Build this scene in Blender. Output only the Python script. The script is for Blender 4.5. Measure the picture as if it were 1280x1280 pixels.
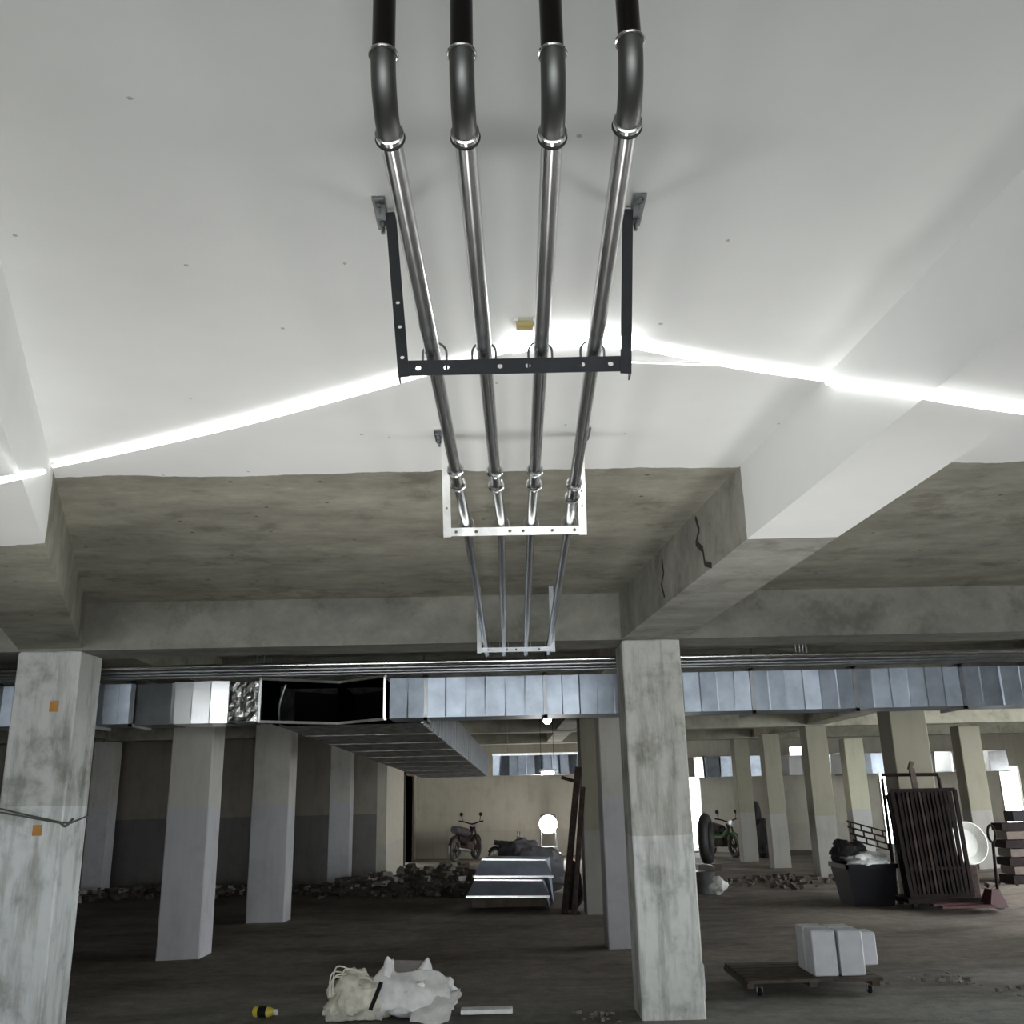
import bpy, math, random
from mathutils import Vector, Matrix, noise
random.seed(7)
for o in list(bpy.data.objects): bpy.data.objects.remove(o)
scene = bpy.context.scene
COL = scene.collection

# ------------------------------------------------------------------ camera
yaw, pitch, roll = .01508, .28997, -.02268
f_ = Vector((math.sin(yaw)*math.cos(pitch), math.cos(yaw)*math.cos(pitch), math.sin(pitch)))
r0 = Vector((math.cos(yaw), -math.sin(yaw), 0)); u0 = r0.cross(f_)
r_ = math.cos(roll)*r0 + math.sin(roll)*u0
u_ = -math.sin(roll)*r0 + math.cos(roll)*u0
cam = bpy.data.cameras.new('camera'); cam.sensor_width = 36; cam.lens = 1188.5/1280*36
cam.clip_start = .02; cam.clip_end = 200
camo = bpy.data.objects.new('camera', cam); COL.objects.link(camo)
M4 = Matrix((r_, u_, -f_)).transposed().to_4x4(); M4.translation = (0, 0, 1.6)
camo.matrix_world = M4
scene.camera = camo

# ------------------------------------------------------------------ world light and exposure
w = bpy.data.worlds.new('world'); scene.world = w; w.use_nodes = True
bg = w.node_tree.nodes['Background']
bg.inputs[0].default_value = (.93, .98, 1.0, 1); bg.inputs[1].default_value = 13.5
vs = scene.view_settings
vs.view_transform = 'Standard'; vs.look = 'None'; vs.gamma = 1; vs.use_curve_mapping = False
vs.exposure = 0.0

FILL_LAMP_W = 24      # three added fill lamps on the floor, out of view, aimed at the ceiling
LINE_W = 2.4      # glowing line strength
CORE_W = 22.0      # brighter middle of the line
FLOOD_W = 220.0

# ------------------------------------------------------------------ materials
def new_mat(name):
    m = bpy.data.materials.new(name); m.use_nodes = True
    nt = m.node_tree; b = nt.nodes['Principled BSDF']
    return m, nt, b
def nd(nt, t, **kw):
    n = nt.nodes.new(t)
    for k, v in kw.items():
        if k in n.inputs: n.inputs[k].default_value = v
        else: setattr(n, k, v)
    return n
def lk(nt, a, b): nt.links.new(a, b)
def rgba(c): return (c[0], c[1], c[2], 1)
def coords(nt, scale=(1, 1, 1)):
    tc = nd(nt, 'ShaderNodeTexCoord'); mp = nd(nt, 'ShaderNodeMapping')
    mp.inputs['Scale'].default_value = scale
    lk(nt, tc.outputs['Object'], mp.inputs['Vector']); return mp.outputs['Vector']
def ramp(nt, fac, stops):
    r = nd(nt, 'ShaderNodeValToRGB'); e = r.color_ramp.elements
    while len(e) < len(stops): e.new(.5)
    for k, (p, c) in enumerate(stops):
        e[k].position = p; e[k].color = rgba(c) if len(c) == 3 else c
    lk(nt, fac, r.inputs['Fac']); return r.outputs['Color']
def mix(nt, fac, a, b, mode='MIX'):
    m = nd(nt, 'ShaderNodeMix', data_type='RGBA', blend_type=mode)
    for i, v in ((0, fac), (6, a), (7, b)):
        if hasattr(v, 'is_linked') or hasattr(v, 'links'): lk(nt, v, m.inputs[i])
        else: m.inputs[i].default_value = v if i == 0 else rgba(v)
    return m.outputs[2]
def math_(nt, op, a, b=None, c=None):
    m = nd(nt, 'ShaderNodeMath', operation=op)
    for i, v in enumerate((a, b, c)):
        if v is None: continue
        if isinstance(v, (int, float)): m.inputs[i].default_value = v
        else: lk(nt, v, m.inputs[i])
    return m.outputs[0]
def noise_(nt, vec, scale, detail=5, rough=.6):
    n = nd(nt, 'ShaderNodeTexNoise'); n.inputs['Scale'].default_value = scale
    n.inputs['Detail'].default_value = detail; n.inputs['Roughness'].default_value = rough
    lk(nt, vec, n.inputs['Vector']); return n.outputs['Fac']
def bump(nt, b, h, s=.3, d=.01):
    n = nd(nt, 'ShaderNodeBump'); n.inputs['Strength'].default_value = s; n.inputs['Distance'].default_value = d
    lk(nt, h, n.inputs['Height']); lk(nt, n.outputs['Normal'], b.inputs['Normal'])

def simple(name, c, rough=.6, metal=0, var=.12, scale=8, bmp=.1):
    m, nt, b = new_mat(name)
    v = coords(nt); f = noise_(nt, v, scale)
    lo = [max(0, x*(1-var*1.6)) for x in c]; hi = [min(1, x*(1+var)) for x in c]
    lk(nt, ramp(nt, f, [(.3, lo), (.7, hi)]), b.inputs['Base Color'])
    b.inputs['Roughness'].default_value = rough; b.inputs['Metallic'].default_value = metal
    if bmp: bump(nt, b, f, bmp, .004)
    return m
def emit(name, c, s):
    m, nt, b = new_mat(name)
    b.inputs['Base Color'].default_value = rgba(c); b.inputs['Emission Color'].default_value = rgba(c)
    b.inputs['Emission Strength'].default_value = s
    return m
def raw_concrete_color(nt, base=(.36, .345, .28)):
    v = coords(nt, (.8, 1.9, 1.2)); f1 = noise_(nt, v, 1.3, 8, .7)
    v2 = coords(nt); f2 = noise_(nt, v2, 1.1, 4, .6); f3 = noise_(nt, v2, 14, 4, .6)
    c1 = ramp(nt, f1, [(.30, [x*.55 for x in base]), (.5, base), (.68, [x*1.38 for x in base])])
    fs = ramp(nt, noise_(nt, coords(nt, (1, 1, 1)), 2.6, 9, .72), [(.36, (.42, .40, .36)), (.47, (.92, .92, .92)), (.56, (1, 1, 1)), (.68, (1.25, 1.25, 1.22))])
    c1 = mix(nt, .75, c1, fs, 'MULTIPLY')
    c2 = mix(nt, math_(nt, 'MULTIPLY', f2, .3), c1, (.20, .20, .175))
    vo = nd(nt, 'ShaderNodeTexVoronoi', voronoi_dimensions='2D'); vo.inputs['Scale'].default_value = 2.3
    lk(nt, v2, vo.inputs['Vector'])
    vr = nd(nt, 'ShaderNodeSeparateXYZ'); lk(nt, vo.outputs['Color'], vr.inputs[0])
    sp = math_(nt, 'MULTIPLY', math_(nt, 'LESS_THAN', math_(nt, 'ADD', vo.outputs['Distance'], math_(nt, 'MULTIPLY', f3, .05)), .052), math_(nt, 'GREATER_THAN', vr.outputs[0], .62))
    c3 = mix(nt, math_(nt, 'MULTIPLY', sp, .75), c2, (.03, .028, .025))
    return mix(nt, math_(nt, 'MULTIPLY', f3, .3), c3, (.12, .115, .10)), f1, f3
def painted_concrete(name, edge, raw=(.36, .345, .28), white=(.79, .80, .78), amp=.10):
    """white limewash up to a ragged edge across the bay, bare concrete beyond it"""
    m, nt, b = new_mat(name)
    rc, f1, f3 = raw_concrete_color(nt, raw)
    v = coords(nt); sx = nd(nt, 'ShaderNodeSeparateXYZ'); lk(nt, v, sx.inputs[0])
    n1 = noise_(nt, v, 1.3, 3, .5); n2 = noise_(nt, v, 11, 3, .6)
    y = math_(nt, 'ADD', sx.outputs['Y'], math_(nt, 'MULTIPLY', math_(nt, 'SUBTRACT', n1, .5), amp*2.2))
    y = math_(nt, 'ADD', y, math_(nt, 'MULTIPLY', math_(nt, 'SUBTRACT', n2, .5), amp*.35))
    mask = math_(nt, 'MULTIPLY', math_(nt, 'LESS_THAN', y, edge), math_(nt, 'GREATER_THAN', y, 1.25))
    vo = nd(nt, 'ShaderNodeTexVoronoi', voronoi_dimensions='2D'); vo.inputs['Scale'].default_value = 1.9; lk(nt, v, vo.inputs['Vector'])
    big = noise_(nt, v, .8, 2)
    vr = nd(nt, 'ShaderNodeSeparateXYZ'); lk(nt, vo.outputs['Color'], vr.inputs[0]); fz = noise_(nt, v, 45, 2)
    sp = math_(nt, 'MULTIPLY', math_(nt, 'LESS_THAN', math_(nt, 'ADD', vo.outputs['Distance'], math_(nt, 'MULTIPLY', fz, .035)), .03), math_(nt, 'GREATER_THAN', vr.outputs[1], .55))
    n4 = noise_(nt, v, 2.2, 5, .6)
    wc = ramp(nt, n4, [(.3, [x*.95 for x in white]), (.7, white)])
    wc = mix(nt, math_(nt, 'MULTIPLY', sp, .6), wc, (.25, .23, .20))
    lk(nt, mix(nt, mask, rc, wc), b.inputs['Base Color'])
    b.inputs['Roughness'].default_value = .82
    bump(nt, b, f3, .25, .006)
    return m
def bare_concrete(name, base):
    m, nt, b = new_mat(name); rc, f1, f3 = raw_concrete_color(nt, base)
    lk(nt, rc, b.inputs['Base Color']); b.inputs['Roughness'].default_value = .85
    bump(nt, b, f3, .3, .008); return m
def column_mat(name, lo, hi, line, stain=.5):
    """concrete or plaster column: two coats meeting at a level line, mottled and streaked"""
    m, nt, b = new_mat(name); v = coords(nt); sx = nd(nt, 'ShaderNodeSeparateXYZ'); lk(nt, v, sx.inputs[0])
    vs_ = coords(nt, (5, 5, .7)); n1 = noise_(nt, vs_, 1.5, 6, .68); n2 = noise_(nt, v, 3.0, 6, .65); n3 = noise_(nt, v, 30, 3)
    z = math_(nt, 'ADD', sx.outputs['Z'], math_(nt, 'MULTIPLY', math_(nt, 'SUBTRACT', n2, .5), .03))
    c = mix(nt, math_(nt, 'GREATER_THAN', z, line), lo, hi)
    d = ramp(nt, n1, [(.33, (.45, .44, .42)), (.52, (.95, .95, .95)), (.75, (1.0, 1.0, 1.0))])
    c = mix(nt, stain, c, d, 'MULTIPLY')
    d2 = ramp(nt, n2, [(.36, (.52, .52, .48)), (.47, (.9, .9, .9)), (.55, (1, 1, 1)), (.7, (1, 1, .95))])
    c = mix(nt, stain, c, d2, 'MULTIPLY')
    lk(nt, c, b.inputs['Base Color']); b.inputs['Roughness'].default_value = .8
    bump(nt, b, n3, .2, .004); return m
def metal(name, c, rough, var=.25, scale=(3, 3, 3), bmp=.05, metallic=1.0):
    m, nt, b = new_mat(name); v = coords(nt, scale); f = noise_(nt, v, 2.5, 4, .6); f2 = noise_(nt, v, 6, 2)
    lk(nt, ramp(nt, f, [(.3, [x*(1-var) for x in c]), (.7, c)]), b.inputs['Base Color'])
    b.inputs['Metallic'].default_value = metallic
    lk(nt, ramp(nt, f2, [(.3, (rough*.95,)*3), (.7, (rough*1.08,)*3)]), b.inputs['Roughness'])
    if bmp: bump(nt, b, f, bmp, .02)
    return m

SLAB_M = painted_concrete('slab_concrete', 4.62)
BEAMR_M = painted_concrete('beam_concrete', 4.60, raw=(.33, .325, .29), amp=.05)
BEAML_M = painted_concrete('beam_concrete_skew', 4.52, raw=(.34, .33, .265), amp=.12)
BEAMT_M = bare_concrete('cross_beam_concrete', (.23, .225, .195))
BEAMF_M = bare_concrete('rear_beam_concrete', (.30, .285, .22))
COL1_M = column_mat('front_column_concrete', (.68, .70, .68), (.52, .52, .48), 1.28, .85)
COLL_M = column_mat('left_column_concrete', (.74, .77, .77), (.58, .59, .57), 1.6, .85)
COL2_M = column_mat('rear_column_plaster', (.42, .42, .44), (.45, .44, .40), 1.55, .22)
COL3_M = column_mat('far_column_plaster', (.23, .22, .20), (.20, .187, .14), 1.1, .18)
COL4_M = column_mat('sunlit_column_plaster', (.55, .54, .52), (.62, .60, .46), 1.1, .15)  # sunlight put into the colour as a paler plaster
WALLD_M = column_mat('dark_wall_plaster', (.13, .125, .12), (.22, .20, .165), 1.3, .3)
WALLF_M = column_mat('far_wall_plaster', (.37, .35, .30), (.41, .385, .32), .7, .2)
GALV = metal('galvanised_sheet', (.43, .48, .55), .47, .35, (1.6, 1.6, 1.6), .06)
GALVB = metal('galvanised_bright', (.86, .87, .88), .22, .15, (1, 1, 1), .1)  # paler copy of the sheet, reflected light put into its colour
GALVD = metal('galvanised_dull', (.30, .31, .33), .42, .4, (1, 1, 1), .1)
GALVU = metal('patched_underside', (.40, .40, .38), .55, .75, (3.5, 2.2, 3.5), .5)
FOIL = metal('crumpled_foil', (.62, .62, .62), .25, .5, (6, 6, 6), .9)
PIPE = metal('zinc_conduit', (.50, .50, .50), .24, .1, (2, 2, 2), .0)
ELBOW = metal('dark_reflect_elbow', (.17, .17, .165), .5, .15, (2, 2, 2), .0)  # dark mirroring of the bay put into the elbow colour
RISER = metal('dark_reflect_riser', (.045, .04, .042), .35, .2, (2, 2, 2), .0)  # near-black colour stands in for the dark reflection on the risers
RING = metal('zinc_collar', (.72, .72, .71), .2, .1, (2, 2, 2), .0)
RUBBER = simple('black_rubber', (.018, .018, .018), .6)
GUN = metal('dark_angle_iron', (.04, .042, .047), .5, .3, (6, 6, 6), .05, .7)
BRIGHT = metal('bright_angle_steel', (.82, .82, .80), .3, .2, (8, 8, 8), .08)
STEEL = metal('dull_steel', (.34, .35, .36), .4, .3)
RUST = simple('rusty_brown_steel', (.017, .011, .011), .8, 0, .3, 12)
RUSTL = simple('worn_brown_steel', (.05, .035, .032), .8, 0, .3, 12)
BLACK = simple('black_plastic', (.008, .008, .010), .6)
MOUTH_SHADE = simple('shaded_lining', (.004, .004, .005), 1.0, bmp=0); MOUTH_SHADE.node_tree.nodes['Principled BSDF'].inputs['Specular IOR Level'].default_value = 0  # shade inside the open duct mouths put into a black colour
for m_ in (RUST, RUSTL): m_.node_tree.nodes['Principled BSDF'].inputs['Specular IOR Level'].default_value = .12
BLACK.node_tree.nodes['Principled BSDF'].inputs['Specular IOR Level'].default_value = .15
DARK = simple('dark_cloth', (.02, .018, .02), .8)
WHITEP = simple('white_plastic', (.72, .72, .68), .5, 0, .08)
SACK = simple('cream_woven_sack', (.74, .72, .62), .7, 0, .15, 18, .5)
FILM = simple('white_plastic_film', (.80, .80, .80), .4, 0, .12, 12, .4)
CARD = simple('grey_cardboard', (.22, .20, .19), .8)
BOXM = simple('white_carton', (.56, .57, .60), .6, 0, .06)
WOOD = simple('worn_wood', (.075, .058, .045), .8, 0, .3, 14)
DWOOD = simple('dark_wood', (.06, .035, .022), .6, 0, .3, 10)
RED = simple('red_paint', (.06, .014, .016), .5)
YEL = simple('yellow_plastic', (.55, .47, .05), .35)
ORANGE = simple('orange_paper', (.50, .24, .06), .8)
ROPE = simple('grey_wire_tie', (.10, .11, .10), .7)
BRASS = simple('tan_plastic', (.42, .34, .13), .5)
CRACK = simple('crack_shadow', (.035, .03, .025), .95)
GREENC = simple('green_plastic', (.03, .09, .03), .5)
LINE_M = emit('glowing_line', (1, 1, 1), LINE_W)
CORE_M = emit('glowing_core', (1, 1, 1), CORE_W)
FLOOD_M = emit('flood_glass', (1, .97, .92), FLOOD_W)
BULB_M = emit('bulb_glass', (1, .97, .92), 35)

def floor_mat():
    m, nt, b = new_mat('dirt_floor'); v = coords(nt); sx = nd(nt, 'ShaderNodeSeparateXYZ'); lk(nt, v, sx.inputs[0])
    n1 = noise_(nt, v, .9, 6, .65); n2 = noise_(nt, v, 6, 6, .7); n3 = noise_(nt, v, 40, 3)
    y = math_(nt, 'ADD', sx.outputs['Y'], math_(nt, 'MULTIPLY', math_(nt, 'SUBTRACT', n1, .5), 3.0))
    fac = nd(nt, 'ShaderNodeMapRange'); fac.inputs['From Min'].default_value = 8.0; fac.inputs['From Max'].default_value = 9.8
    lk(nt, y, fac.inputs['Value'])
    near = ramp(nt, n2, [(.3, (.15, .147, .132)), (.7, (.25, .245, .225))])
    far = ramp(nt, n2, [(.3, (.115, .094, .076)), (.7, (.22, .184, .15))])
    pt = ramp(nt, noise_(nt, coords(nt, (.5, 1, 1)), 1.1, 8, .7), [(.38, (.45, .42, .40)), (.5, (.9, .9, .9)), (.64, (1.2, 1.2, 1.2))])
    lk(nt, mix(nt, .9, mix(nt, fac.outputs[0], near, far), pt, 'MULTIPLY'), b.inputs['Base Color'])
    b.inputs['Roughness'].default_value = .8
    bump(nt, b, math_(nt, 'ADD', n2, n3), .35, .02); return m
FLOOR_M = floor_mat()

# ------------------------------------------------------------------ mesh helpers
class MB:
    def __init__(s): s.v = []; s.f = []
    def add(s, vs, fs):
        o = len(s.v); s.v += [Vector(p) for p in vs]; s.f += [tuple(i+o for i in f) for f in fs]; return s
    def box(s, a, b):
        x0, y0, z0 = a; x1, y1, z1 = b
        return s.add([(x0,y0,z0),(x1,y0,z0),(x1,y1,z0),(x0,y1,z0),(x0,y0,z1),(x1,y0,z1),(x1,y1,z1),(x0,y1,z1)],
                     [(0,3,2,1),(4,5,6,7),(0,1,5,4),(1,2,6,5),(2,3,7,6),(3,0,4,7)])
    def bbox(s, a, b, c=.006):
        """box with chamfered vertical and top edges"""
        x0, y0, z0 = a; x1, y1, z1 = b
        ring = lambda i, z: [(x0+c+i,y0+i,z),(x1-c-i,y0+i,z),(x1-i,y0+c+i,z),(x1-i,y1-c-i,z),(x1-c-i,y1-i,z),(x0+c+i,y1-i,z),(x0+i,y1-c-i,z),(x0+i,y0+c+i,z)]
        vs = ring(c, z0)+ring(0, z0+c)+ring(0, z1-c)+ring(c, z1)
        fs = [tuple(range(7,-1,-1)), tuple(range(24,32))]
        for k in range(3):
            for i in range(8):
                j = (i+1) % 8; fs.append((k*8+i, k*8+j, (k+1)*8+j, (k+1)*8+i))
        return s.add(vs, fs)
    def hexa(s, p):   # eight corners, bottom ring then top ring
        return s.add(p, [(0,3,2,1),(4,5,6,7),(0,1,5,4),(1,2,6,5),(2,3,7,6),(3,0,4,7)])
    def bar(s, p, q, w, h, up=(0,0,1)):
        p = Vector(p); q = Vector(q); d = (q-p).normalized(); u = Vector(up)
        if abs(d.dot(u)) > .95: u = Vector((0,1,0))
        a = d.cross(u).normalized()*w/2; c = a.cross(d).normalized()*h/2
        return s.hexa([p-a-c, p+a-c, q+a-c, q-a-c, p-a+c, p+a+c, q+a+c, q-a+c])
    def tube(s, path, r, n=14, caps=True, closed=False):
        path = [Vector(p) for p in path]; N = len(path); rs = r if isinstance(r, (list, tuple)) else [r]*N
        o = len(s.v); u = None
        for i, p in enumerate(path):
            if closed: d = (path[(i+1) % N]-path[i-1]).normalized()
            else: d = (path[min(i+1, N-1)]-path[max(i-1, 0)]).normalized()
            if u is None:
                u = d.orthogonal().normalized()
            u = (u-d*u.dot(d)).normalized(); w_ = d.cross(u)
            for k in range(n):
                t = 2*math.pi*k/n; s.v.append(p+(u*math.cos(t)+w_*math.sin(t))*rs[i])
        for i in range(N if closed else N-1):
            j = (i+1) % N
            for k in range(n):
                l = (k+1) % n; s.f.append((o+i*n+k, o+i*n+l, o+j*n+l, o+j*n+k))
        if caps and not closed:
            s.f.append(tuple(o+k for k in range(n-1,-1,-1))); s.f.append(tuple(o+(N-1)*n+k for k in range(n)))
        return s
    def torus(s, c, axis, R, r, n=28, m=8):
        c = Vector(c); a = Vector(axis).normalized(); u = a.orthogonal().normalized(); w_ = a.cross(u)
        return s.tube([c+(u*math.cos(2*math.pi*k/n)+w_*math.sin(2*math.pi*k/n))*R for k in range(n)], r, m, closed=True)
    def lathe(s, c, axis, prof, n=24):
        """prof: list of (distance along axis, radius)"""
        c = Vector(c); a = Vector(axis).normalized(); u = a.orthogonal().normalized(); w_ = a.cross(u); o = len(s.v)
        for h, r in prof:
            for k in range(n):
                t = 2*math.pi*k/n; s.v.append(c+a*h+(u*math.cos(t)+w_*math.sin(t))*max(r, 1e-4))
        for i in range(len(prof)-1):
            for k in range(n):
                l = (k+1) % n; s.f.append((o+i*n+k, o+i*n+l, o+(i+1)*n+l, o+(i+1)*n+k))
        s.f.append(tuple(o+k for k in range(n-1,-1,-1))); s.f.append(tuple(o+(len(prof)-1)*n+k for k in range(n)))
        return s
    def plate(s, o3, ex, ey, L, H, t, holes, r, n=12):
        """plate L x H in directions ex, ey with through holes at (u) along its mid height, thickness t along ex x ey"""
        o3 = Vector(o3); ex = Vector(ex).normalized(); ey = Vector(ey).normalized(); ez = ex.cross(ey)
        P = lambda u, v, k: o3+ex*u+ey*v+ez*(t*k)
        us = [0.0]; hs = sorted(holes); hw = r*1.7
        for h in hs: us += [h-hw, h+hw]
        us.append(L)
        for i in range(0, len(us)-1):
            a, b = us[i], us[i+1]
            if i % 2 == 0:
                if b > a: s.hexa([P(a,0,0),P(b,0,0),P(b,H,0),P(a,H,0),P(a,0,1),P(b,0,1),P(b,H,1),P(a,H,1)])
            else:
                h = (a+b)/2; o = len(s.v); c = H/2; ca = math.atan2(c, hw)
                angs = sorted([math.pi*2*q/n for q in range(n)]+[ca, math.pi-ca, math.pi+ca, 2*math.pi-ca]); nn = len(angs)
                for k in (0, 1):
                    for th in angs:
                        cx, cy = math.cos(th), math.sin(th)
                        s.v.append(P(h+cx*r, c+cy*r, k))
                        f = min(hw/abs(cx) if abs(cx) > 1e-6 else 1e9, c/abs(cy) if abs(cy) > 1e-6 else 1e9)
                        s.v.append(P(h+cx*f, c+cy*f, k))
                for q in range(nn):
                    l = (q+1) % nn; A = o+2*q; Bq = o+2*l; m_ = 2*nn
                    s.f += [(A, A+1, Bq+1, Bq), (A+m_, Bq+m_, Bq+1+m_, A+1+m_), (A, Bq, Bq+m_, A+m_), (A+1, A+1+m_, Bq+1+m_, Bq+1)]
        return s
    def build(s, name, mat, parent=None, smooth=False, loc=None):
        me = bpy.data.meshes.new(name)
        off = Vector((0,0,0))
        if parent is not None and not is_local(parent): off = wloc(parent)
        if loc is not None: off = Vector(loc)
        me.from_pydata([tuple(p-off) for p in s.v], [], s.f)
        me.materials.append(mat)
        if smooth:
            for p in me.polygons: p.use_smooth = True
            try: me.set_sharp_from_angle(angle=math.radians(40))
            except Exception: pass
        me.update()
        o = bpy.data.objects.new(name, me); COL.objects.link(o)
        if parent is not None: o.parent = parent
        if loc is not None: o.location = loc
        return o
def is_local(o):
    while o is not None:
        if o.get('_local'): return True
        o = o.parent
    return False
def wloc(o):
    v = Vector((0,0,0))
    while o is not None: v = v+o.location; o = o.parent
    return v
def tag(o, label, cat, group=None, kind=None):
    o['label'] = label; o['category'] = cat
    if group: o['group'] = group
    if kind: o['kind'] = kind
    return o
def thing(name, loc, label, cat, group=None, rz=0, local=False):
    o = bpy.data.objects.new(name, None); COL.objects.link(o); o.location = loc; o.rotation_euler = (0,0,rz)
    o.empty_display_size = .1
    if local: o['_local'] = 1
    return tag(o, label, cat, group)
def struct(o, label=None, cat=None):
    o['kind'] = 'structure'
    if label: o['label'] = label
    if cat: o['category'] = cat
    return o
def smoothpath(pts, k=6):
    """Catmull-Rom through points"""
    P = [Vector(p) for p in pts]; out = []
    for i in range(len(P)-1):
        a = P[max(i-1,0)]; b = P[i]; c = P[i+1]; d = P[min(i+2,len(P)-1)]
        for j in range(k):
            t = j/k
            out.append(.5*((2*b)+(c-a)*t+(2*a-5*b+4*c-d)*t*t+(3*b-a-3*c+d)*t**3))
    out.append(P[-1]); return out

S, B = 3.20, 2.81
# ================================================================== the setting
fm = MB(); nx, ny = 70, 90
X0, X1, YA, YB = -14., 15., -10., 30.
for j in range(ny+1):
    for i in range(nx+1):
        x = X0+(X1-X0)*i/nx; y = YA+(YB-YA)*j/ny
        z = .035*noise.noise((x*.7, y*.7, 0))+.018*noise.noise((x*2.3, y*2.3, 3)) if y > 9.2 else .006*noise.noise((x*1.5, y*1.5, 0))
        fm.v.append(Vector((x, y, z-.012)))
for j in range(ny):
    for i in range(nx):
        a = j*(nx+1)+i; fm.f.append((a, a+1, a+nx+2, a+nx+1))
struct(fm.build('floor', FLOOR_M, smooth=True))
# slab cut back on the right, outside the picture; court added for daylight
XC = 11.0
outl = [(X0, YA), (XC, YA), (XC, 17.0), (X1, 17.0), (X1, YB), (X0, YB)]; cm = MB()
cm.add([(x, y, S) for x, y in outl]+[(x, y, S+.2) for x, y in outl], [(5,4,3,2,1,0), (6,7,8,9,10,11)]+[(i, (i+1) % 6, (i+1) % 6+6, i+6) for i in range(6)])
struct(cm.build('ceiling', SLAB_M))

def column(x0, x1, y0, y1, z1, mat, label, grp=None, ch=.012):
    o = MB().bbox((x0, y0, -.05), (x1, y1, z1), ch).build('concrete_column', mat)
    return tag(o, label, 'column', grp)
# front row
column(.995, 1.47, 7.78, 8.25, B, COL1_M, 'large mottled grey concrete column in the middle right foreground')
column(-3.93, -3.42, 7.78, 8.22, B, COLL_M, 'large weathered grey column at the left edge, tied with wire')
# second row
column(-3.775, -3.305, 11.2, 11.66, B, COL2_M, 'grey plastered column with bright edge, right behind the wired left column')
column(1.10, 1.42, 11.1, 11.55, B, COL2_M, 'pale column directly behind the large middle column')
column(6.25, 6.75, 10.9, 11.4, B, COL2_M, 'dark column cut by the right edge of the picture')
# third row
column(-3.59, -3.06, 14.2, 14.65, B, COL2_M, 'third grey column back in the left row, under the open duct mouth')
column(1.13, 1.42, 14.3, 14.75, B, COL3_M, 'narrow cream column beside the leaning steel props')
column(6.05, 6.62, 15.1, 15.6, B, COL3_M, 'wide cream column rising behind the brown panel trolley')
# fourth row and beyond
column(-3.45, -3.03, 19.7, 20.1, B, COL2_M, 'dim column standing against the dark rear wall, fourth back on the left')
column(-8.15, -7.74, 19.6, 20.0, B, COL2_M, 'dim far column with pale edge just right of the wired left column')
column(-6.6, -6.2, 19.9, 20.2, B, WALLD_M, 'dark pier on the rear wall behind the left row')
column(6.02, 6.44, 19.3, 19.7, B, COL3_M, 'pale column left of the black junk tub, nearest of the right rear three')
column(5.80, 6.18, 21.75, 22.1, B, COL3_M, 'cream column in the right rear, middle of three')
column(5.60, 5.97, 23.65, 24.0, B, COL3_M, 'cream column in the right rear, left and farthest of three')
column(9.57, 10.02, 20.35, 20.75, B, COL3_M, 'cream column behind the red pallet jack handle')
column(8.62, 9.1, 24.6, 25.0, B, COL4_M, 'sunlit far column beyond the black junk tub')

# beams
def beam(pts, z0, z1, mat, label, name='concrete_beam'):
    m = MB(); n = len(pts)
    o = m.hexa([(p[0], p[1], z0) for p in pts]+[(p[0], p[1], z1) for p in pts]).build(name, mat)
    return tag(o, label, 'beam')
rl = lambda y: .992+(7.78-y)*(1.39-.992)/(7.78-2.86)
rr = lambda y: 1.50+(7.78-y)*(1.80-1.50)/(7.78-3.06)
rb = beam([(rl(-4.8), -4.8), (rr(-4.8), -4.8), (rr(7.78), 7.78), (rl(7.78), 7.78)], B, S, BEAMR_M,
     'half whitewashed concrete beam running back to the middle column on the right')
ll = lambda y: -3.42+(7.78-y)*(.368)
lb = beam([(ll(1.2)-.47, .9), (ll(1.2), 1.2), (-3.42, 7.78), (-3.93, 7.78)], B+.02, S, BEAML_M,
     'half whitewashed skewed concrete beam above the left column')
beam([(-13.9, 7.78), (10.9, 7.78), (10.9, 8.25), (-13.9, 8.25)], B, S, BEAMT_M, 'bare grey concrete cross beam over the front column row')
for y, mm, l in ((11.15, BEAMT_M, 'bare cross beam over the second column row, above the duct'), (14.25, BEAMF_M, 'bare cross beam over the third column row'),
              (19.4, BEAMF_M, 'cross beam over the fourth column row'), (23.7, BEAMF_M, 'cross beam farthest back before the end wall')):
    xe = 10.9 if y < 17 else 14.5
    beam([(-13.5, y), (xe, y), (xe, y+.4), (-13.5, y+.4)], B, S, mm, l)
for x0, x1, l in ((1.08, 1.44, 'long beam running back over the middle column line'), (-3.7, -3.25, 'long beam running back over the left column line'),
              (6.05, 6.5, 'long beam running back over the right column line'), (-8.15, -7.75, 'long beam in the dark far left bay')):
    for a, b, t in ((8.25, 11.15, 'first bay'), (11.55, 14.25, 'second bay'), (14.65, 19.4, 'third bay'), (19.8, 23.7, 'fourth bay')):
        beam([(x0, a), (x1, a), (x1, b), (x0, b)], B+.03, S, BEAMF_M, l+', '+t+' behind the cross beam')
# cracks in the bare end of the right beam
def crack(parent, pts, w, name='crack'):
    m = MB()
    for i in range(len(pts)-1):
        (y0, z0), (y1, z1) = pts[i], pts[i+1]; ww = w*(.6+.8*random.random())
        m.bar((rl(y0)-.001, y0, z0), (rl(y1)-.001, y1, z1), .004, ww, (1,0,0)) if False else m.bar((rl(y0)-.001, y0, z0), (rl(y1)-.001, y1, z1), ww, .006, (1,0,0))
    return m.build(name, CRACK, parent)
crack(rb, [(5.45,3.17),(5.40,3.08),(5.48,3.02),(5.36,2.95),(5.34,2.86),(5.22,2.82)], .03)
crack(rb, [(6.3,3.12),(6.28,3.02),(6.36,2.96),(6.3,2.86)], .022)

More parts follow.
